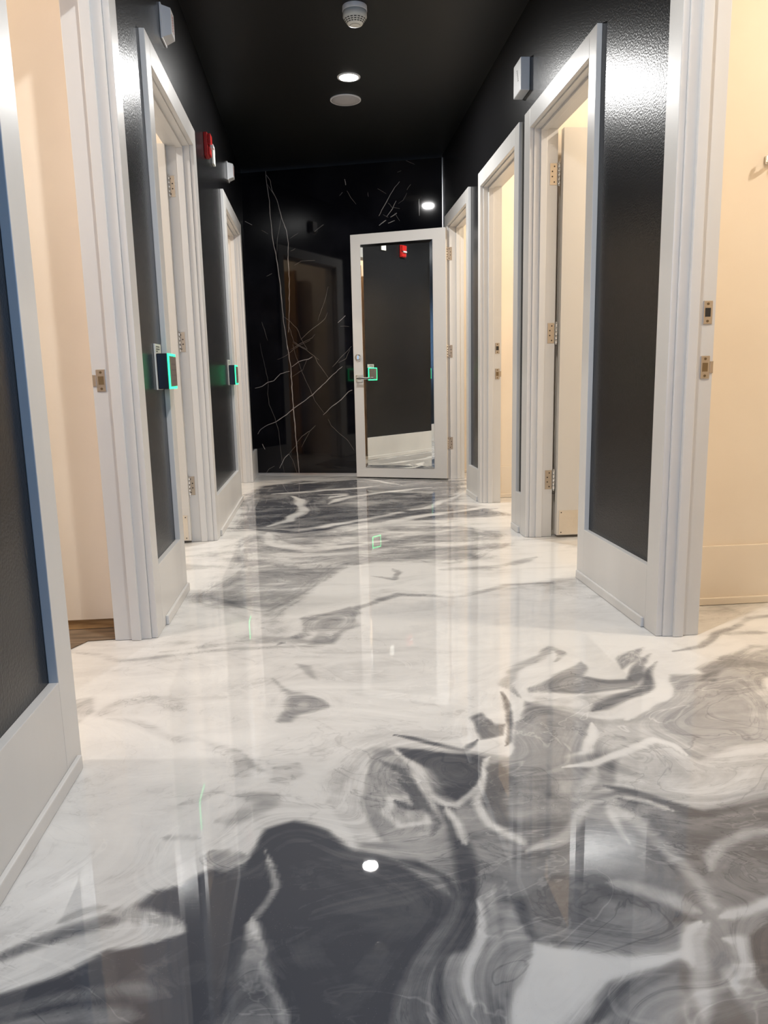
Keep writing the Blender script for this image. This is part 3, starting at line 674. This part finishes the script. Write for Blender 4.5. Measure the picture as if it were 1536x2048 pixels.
# mirrored leaf of doorway 7, swung out into the corridor
A = Vector((1.055, 6.13, 0)); T7 = Vector((.317-1.055, 6.439-6.13, 0)).normalized(); N7 = Vector((T7.y, -T7.x, 0)); N7 = N7 if N7.y < 0 else -N7
root, inv, yj = R_[7]
lm = inv @ Matrix(((T7.x, N7.x, 0, A.x), (T7.y, N7.y, 0, A.y), (0, 0, 1, 0), (0, 0, 0, 1)))   # local x along the leaf from the hinge, local y towards the viewer
mb = MB(); mb.box(0, .800, -.040, 0, .012, 2.005, 'white_door', .002)
leaf = mb.build('door_leaf', root, lm); leaf['label'] = 'white door leaf carrying a tall bevelled mirror'
mb = MB(); x0, x1, z0, z1 = .107, .713, .095, 1.922; bv = .022; i = mb.mi('mirror')
o4 = [(x0, z0), (x1, z0), (x1, z1), (x0, z1)]; i4 = [(x0+bv, z0+bv), (x1-bv, z0+bv), (x1-bv, z1-bv), (x0+bv, z1-bv)]
vo = [mb.bm.verts.new((x, .0035, z)) for x, z in o4]; vi = [mb.bm.verts.new((x, .0060, z)) for x, z in i4]; vb = [mb.bm.verts.new((x, .0002, z)) for x, z in o4]
mb.bm.faces.new(vi).material_index = i
for k in range(4):
    mb.bm.faces.new((vo[k], vo[(k+1) % 4], vi[(k+1) % 4], vi[k])).material_index = i
    mb.bm.faces.new((vb[k], vb[(k+1) % 4], vo[(k+1) % 4], vo[k])).material_index = mb.mi('alu')
mb.bm.faces.new(vb[::-1]).material_index = mb.mi('alu')
mb.build('mirror', leaf, lm)
mb = MB(); mb.cyl((.756, 0, 1.022), (0, 1, 0), .030, .006, 'chrome', 32); mb.cyl((.756, .006, 1.022), (0, 1, 0), .024, .010, 'chrome', 32, r2=.018); mb.box(.753, .759, .014, .028, 1.005, 1.039, 'chrome', .002)
o = mb.build('deadbolt_turn', leaf, Matrix(lm)); o['label'] = 'round chrome deadbolt with thumb turn'
mb = MB(); mb.box(.722, .782, 0, .009, .818, .878, 'chrome', .002); mb.cyl((.752, .009, .848), (0, 1, 0), .011, .040, 'chrome', 20)
mb.box(.635, .764, .044, .056, .840, .856, 'blackp', .004)
o = mb.build('door_handle', leaf, Matrix(lm)); o['label'] = 'dark lever handle on a square chrome rose'
for z in (1.813, 1.05, .302):
    mb = MB(); hinge_plate(mb, X('R', .006), yj-.0004, z, 1); hinge_barrel(mb, X('R', 0)-.002, yj-.012, z)
    mb.box(1.055, 1.068, yj-.030, yj-.012, z-.05, z+.05, 'steel', .0005)
    mb.build('hinge', leaf, inv)

# tan door standing in the far left room (seen mirrored in the marble)
d8 = thing('door_8', 'tan flat door standing inside the far left room', 'door', (-1.9, 5.26, .01), math.radians(4), kind='structure')
mb = MB(); mb.box(0, .76, 0, .036, 0, 2.02, 'brown', .002); mb.build('door_leaf', d8)

# ------------------------------------------------------------------ ceiling fittings
def downlight(x, y, z, r, power, color, label, lens='bulb', trim='plastic'):
    t = thing('recessed_downlight', label, 'ceiling light', (x, y, z))
    MB().lathe((0, 0, 0), [(r*1.28, -.0005), (r*1.27, -.004), (r*1.02, -.006), (r, -.003), (r*.98, -.0006)], trim).build('trim_ring', t)
    MB().lathe((0, 0, 0), [(0, -.0035), (r*.55, -.0034), (r*.97, -.0030), (r*.97, -.0008), (0, -.0008)], lens).build('lens', t)
    area('downlight_lamp', (0, 0, -.012), (0, 0, 0), r*1.9, power, color, parent=t)
    return t
downlight(.26, 4.885, ZC, .055, CORRIDOR_W, WHITE, 'small round lit downlight in the black corridor ceiling')
downlight(.26, 1.62, ZC, .055, NEAR_W, WHITE, 'round downlight in the corridor ceiling above the viewer')
for n, (x, y, lb) in {1: (-2.0, 1.80, 'near left room'), 2: (-1.65, 3.42, 'second left room'), 3: (-1.65, 5.95, 'far left room'), 4: (2.25, 1.80, 'near right room'),
                      5: (2.05, 3.35, 'second right room'), 6: (2.05, 4.55, 'third right room'), 7: (2.05, 5.90, 'far right room')}.items():
    downlight(x, y, ZC-.02, .06, ROOM_W, {1: (1.0, .90, .82), 2: (1.0, .95, .90)}.get(n, WARM), 'warm round downlight in the ceiling of the ' + lb, 'bulbwarm')
t = thing('ceiling_speaker', 'flat round white perforated disc in the ceiling just beyond the lit downlight', 'ceiling speaker', (.255, 5.255, ZC))
MB().lathe((0, 0, 0), [(.100, -.0005), (.100, -.006), (.096, -.008), (.093, -.007)], 'plastic').build('rim', t)
mb = MB(); mb.lathe((0, 0, 0), [(0, -.0085), (.05, -.008), (.0925, -.007), (.0925, -.002), (0, -.002)], 'grille').build('grille', t)
t = thing('smoke_detector', 'round white smoke detector hanging from the black ceiling near the top of the view', 'smoke detector', (.252, 4.02, ZC))
MB().lathe((0, 0, 0), [(.060, -.0005), (.061, -.022), (.058, -.024)], 'plastic').build('base', t)
MB().lathe((0, 0, 0), [(.055, -.022), (.059, -.028), (.059, -.048), (.054, -.056), (.036, -.080), (.024, -.084), (0, -.084)], 'ivory').build('housing', t)
mb = MB()
for ring, (rr, zz) in enumerate(((.0520, -.0600), (.0465, -.0672), (.0410, -.0740))):
    for k in range(18):
        a0 = 2*math.pi*k/18+.03; a1 = a0 + 2*math.pi/18*.70
        pts = []
        for aa in (a0, a1): pts += [(rr*math.cos(aa), rr*math.sin(aa), zz+.0016), ((rr-.0022)*math.cos(aa), (rr-.0022)*math.sin(aa), zz-.0016)]
        v_ = [mb.bm.verts.new(Vector(p) + Vector((math.cos((a0+a1)/2), math.sin((a0+a1)/2), -.9))*.0012) for p in (pts[0], pts[1], pts[3], pts[2])]
        f = mb.bm.faces.new(v_); f.material_index = mb.mi('darkhole')
for k in range(14):
    a0 = 2*math.pi*k/24+2.6; a1 = a0+2*math.pi/24
    v_ = [mb.bm.verts.new((rr*math.cos(aa), rr*math.sin(aa), zz)) for aa, rr, zz in ((a0, .0262, -.0842), (a1, .0262, -.0842), (a1, .0246, -.0850), (a0, .0246, -.0850))]
    mb.bm.faces.new(v_).material_index = mb.mi('greytext')
mb.build('vent_slots', t)

# ------------------------------------------------------------------ wall devices
def keypad(y0, y1, label):
    xw = X('L', WALL_D); t = thing('access_keypad', label, 'keypad', (xw, (y0+y1)/2, .83)); h = (y1-y0)/2
    MB().box(0.0005, .007, -h-.002, h*.45, -.006, .160, 'ivory', .001).build('back_plate', t)
    mb = MB()
    for zz, w in ((.150, .8), (.141, .8), (.133, .3)): mb.box(.0072, .0078, -h*.85, -h*.85+h*1.1*w, zz-.0022, zz+.0022, 'greytext')
    mb.build('printed_label', t)
    MB().box(.0075, .046, -h, h, -.004, .125, 'blackp', .003).build('housing', t)
    mb = MB(); x0, x1 = .0462, .052; b = .0085
    mb.box(x0, x1, -h, h, .125-b, .125, 'green', .001); mb.box(x0, x1, -h, h, -.004, -.004+b, 'green', .001)
    mb.box(x0, x1, -h, -h+b, -.004+b, .125-b, 'green', .001); mb.box(x0, x1, h-b, h, -.004+b, .125-b, 'green', .001)
    o = mb.build('light_ring', t); o['label'] = 'glowing green rectangular ring'
    mb = MB(); mb.box(.0462, .0545, -h+b+.001, h-b-.001, .006, .115, 'keypad', .002)
    for r in range(4):
        for c in range(3): mb.box(.0546, .0551, (c-1)*h*.42-.0035, (c-1)*h*.42+.0035, .026+r*.02-.003, .026+r*.02+.003, 'greytext')
    mb.build('keys', t)
keypad(2.85, 2.985, 'black keypad with a green glowing ring before the second left doorway, larger in view')
keypad(5.15, 5.285, 'black keypad with a green glowing ring before the far left doorway, smaller in view')

def alarm_box(y, z, label, w=.10, h=.135, dp=.044):
    t = thing('alarm_sounder', label, 'alarm', (X('L', WALL_D), y, z))
    MB().box(.0005, .008, 0, w, 0, h, 'plastic', .002).build('flange', t)
    mb = MB(); i = mb.mi('plastic'); a = [(0.008, w*.07, h*.05), (.008, w*.93, h*.05), (.008, w*.93, h*.95), (.008, w*.07, h*.95)]; b = [(dp, w*.14, h*.16), (dp, w*.86, h*.16), (dp, w*.86, h*.88), (dp, w*.14, h*.88)]
    va = [mb.bm.verts.new(p) for p in a]; vb = [mb.bm.verts.new(p) for p in b]
    for f in [va[::-1], vb] + [(va[k], va[(k+1) % 4], vb[(k+1) % 4], vb[k]) for k in range(4)]: mb.bm.faces.new(f).material_index = i
    mb.build('housing', t)
    mb = MB()
    for k in range(7): mb.box(dp+.0002, dp+.0008, w*.34, w*.46, h*(.28+k*.075), h*(.28+k*.075)+.006, 'redtext'); mb.box(dp+.0002, dp+.0008, w*.55, w*.67, h*(.28+k*.075), h*(.28+k*.075)+.006, 'redtext')
    mb.build('lettering', t)
alarm_box(3.44, 2.243, 'white alarm box with faint red lettering above the second left doorway, nearer one')
alarm_box(5.80, 2.275, 'white alarm box with faint red lettering above the far left doorway, farther one', h=.125)
t = thing('fire_alarm_pull_station', 'red fire alarm pull station high on the left wall', 'fire alarm', (X('L', WALL_D), 4.60, 2.110))
MB().box(.0005, .022, 0, .085, 0, .125, 'red', .004).build('back_box', t)
mb = MB(); mb.box(.022, .040, .006, .079, .062, .119, 'red', .004); mb.box(.022, .034, .006, .079, .006, .050, 'red', .004); mb.build('cover', t)
mb = MB(); mb.box(.034, .052, .018, .067, .046, .060, 'plastic', .002); mb.build('pull_handle', t)
t = thing('wall_sensor', 'small white rectangular sensor beside the red fire alarm', 'sensor', (X('L', WALL_D), 4.92, 2.150))
MB().box(.0005, .016, 0, .075, 0, .112, 'ivory', .004).build('case', t); MB().box(.0162, .018, .015, .060, .06, .095, 'plastic', .001).build('cover', t)
t = thing('wall_speaker', 'white box with a small dark grille on the right wall above the doorways', 'wall speaker', (X('R', WALL_D), 3.895, 2.220))
MB().box(-.0005, -.047, 0, .135, 0, .150, 'plastic', .004).build('case', t)
mb = MB()
for k in range(6): mb.box(-.0472, -.0480, .040+.004*k, .052+.004*k, .055+.010*k, .060+.010*k, 'greytext')
mb.build('grille', t)

# coat hook in the near right room
t = thing('coat_hook', 'polished chrome double coat hook on the cream wall inside the near right doorway', 'coat hook', (1.562, 2.56, 1.540))
MB().box(-.038, .038, -.006, -.0005, -.014, .014, 'chrome', .003).build('base_plate', t)
for s in (-1, 1):
    P = [Vector((s*.012, -.004, -.008)), Vector((s*.030, -.018, -.010)), Vector((s*.040, -.036, .000)), Vector((s*.034, -.048, .022)), Vector((s*.026, -.050, .040))]
    pts = []
    for k in range(len(P)-1):
        p0, p1, p2, p3 = P[max(k-1, 0)], P[k], P[k+1], P[min(k+2, len(P)-1)]
        for j in range(6):
            u = j/6; pts.append(.5*((2*p1)+(-p0+p2)*u+(2*p0-5*p1+4*p2-p3)*u*u+(-p0+3*p1-3*p2+p3)*u**3))
    pts.append(P[-1]); mb = MB(); mb.tube(pts, .0055, 'chrome', 12, .0065); mb.build('prong', t)
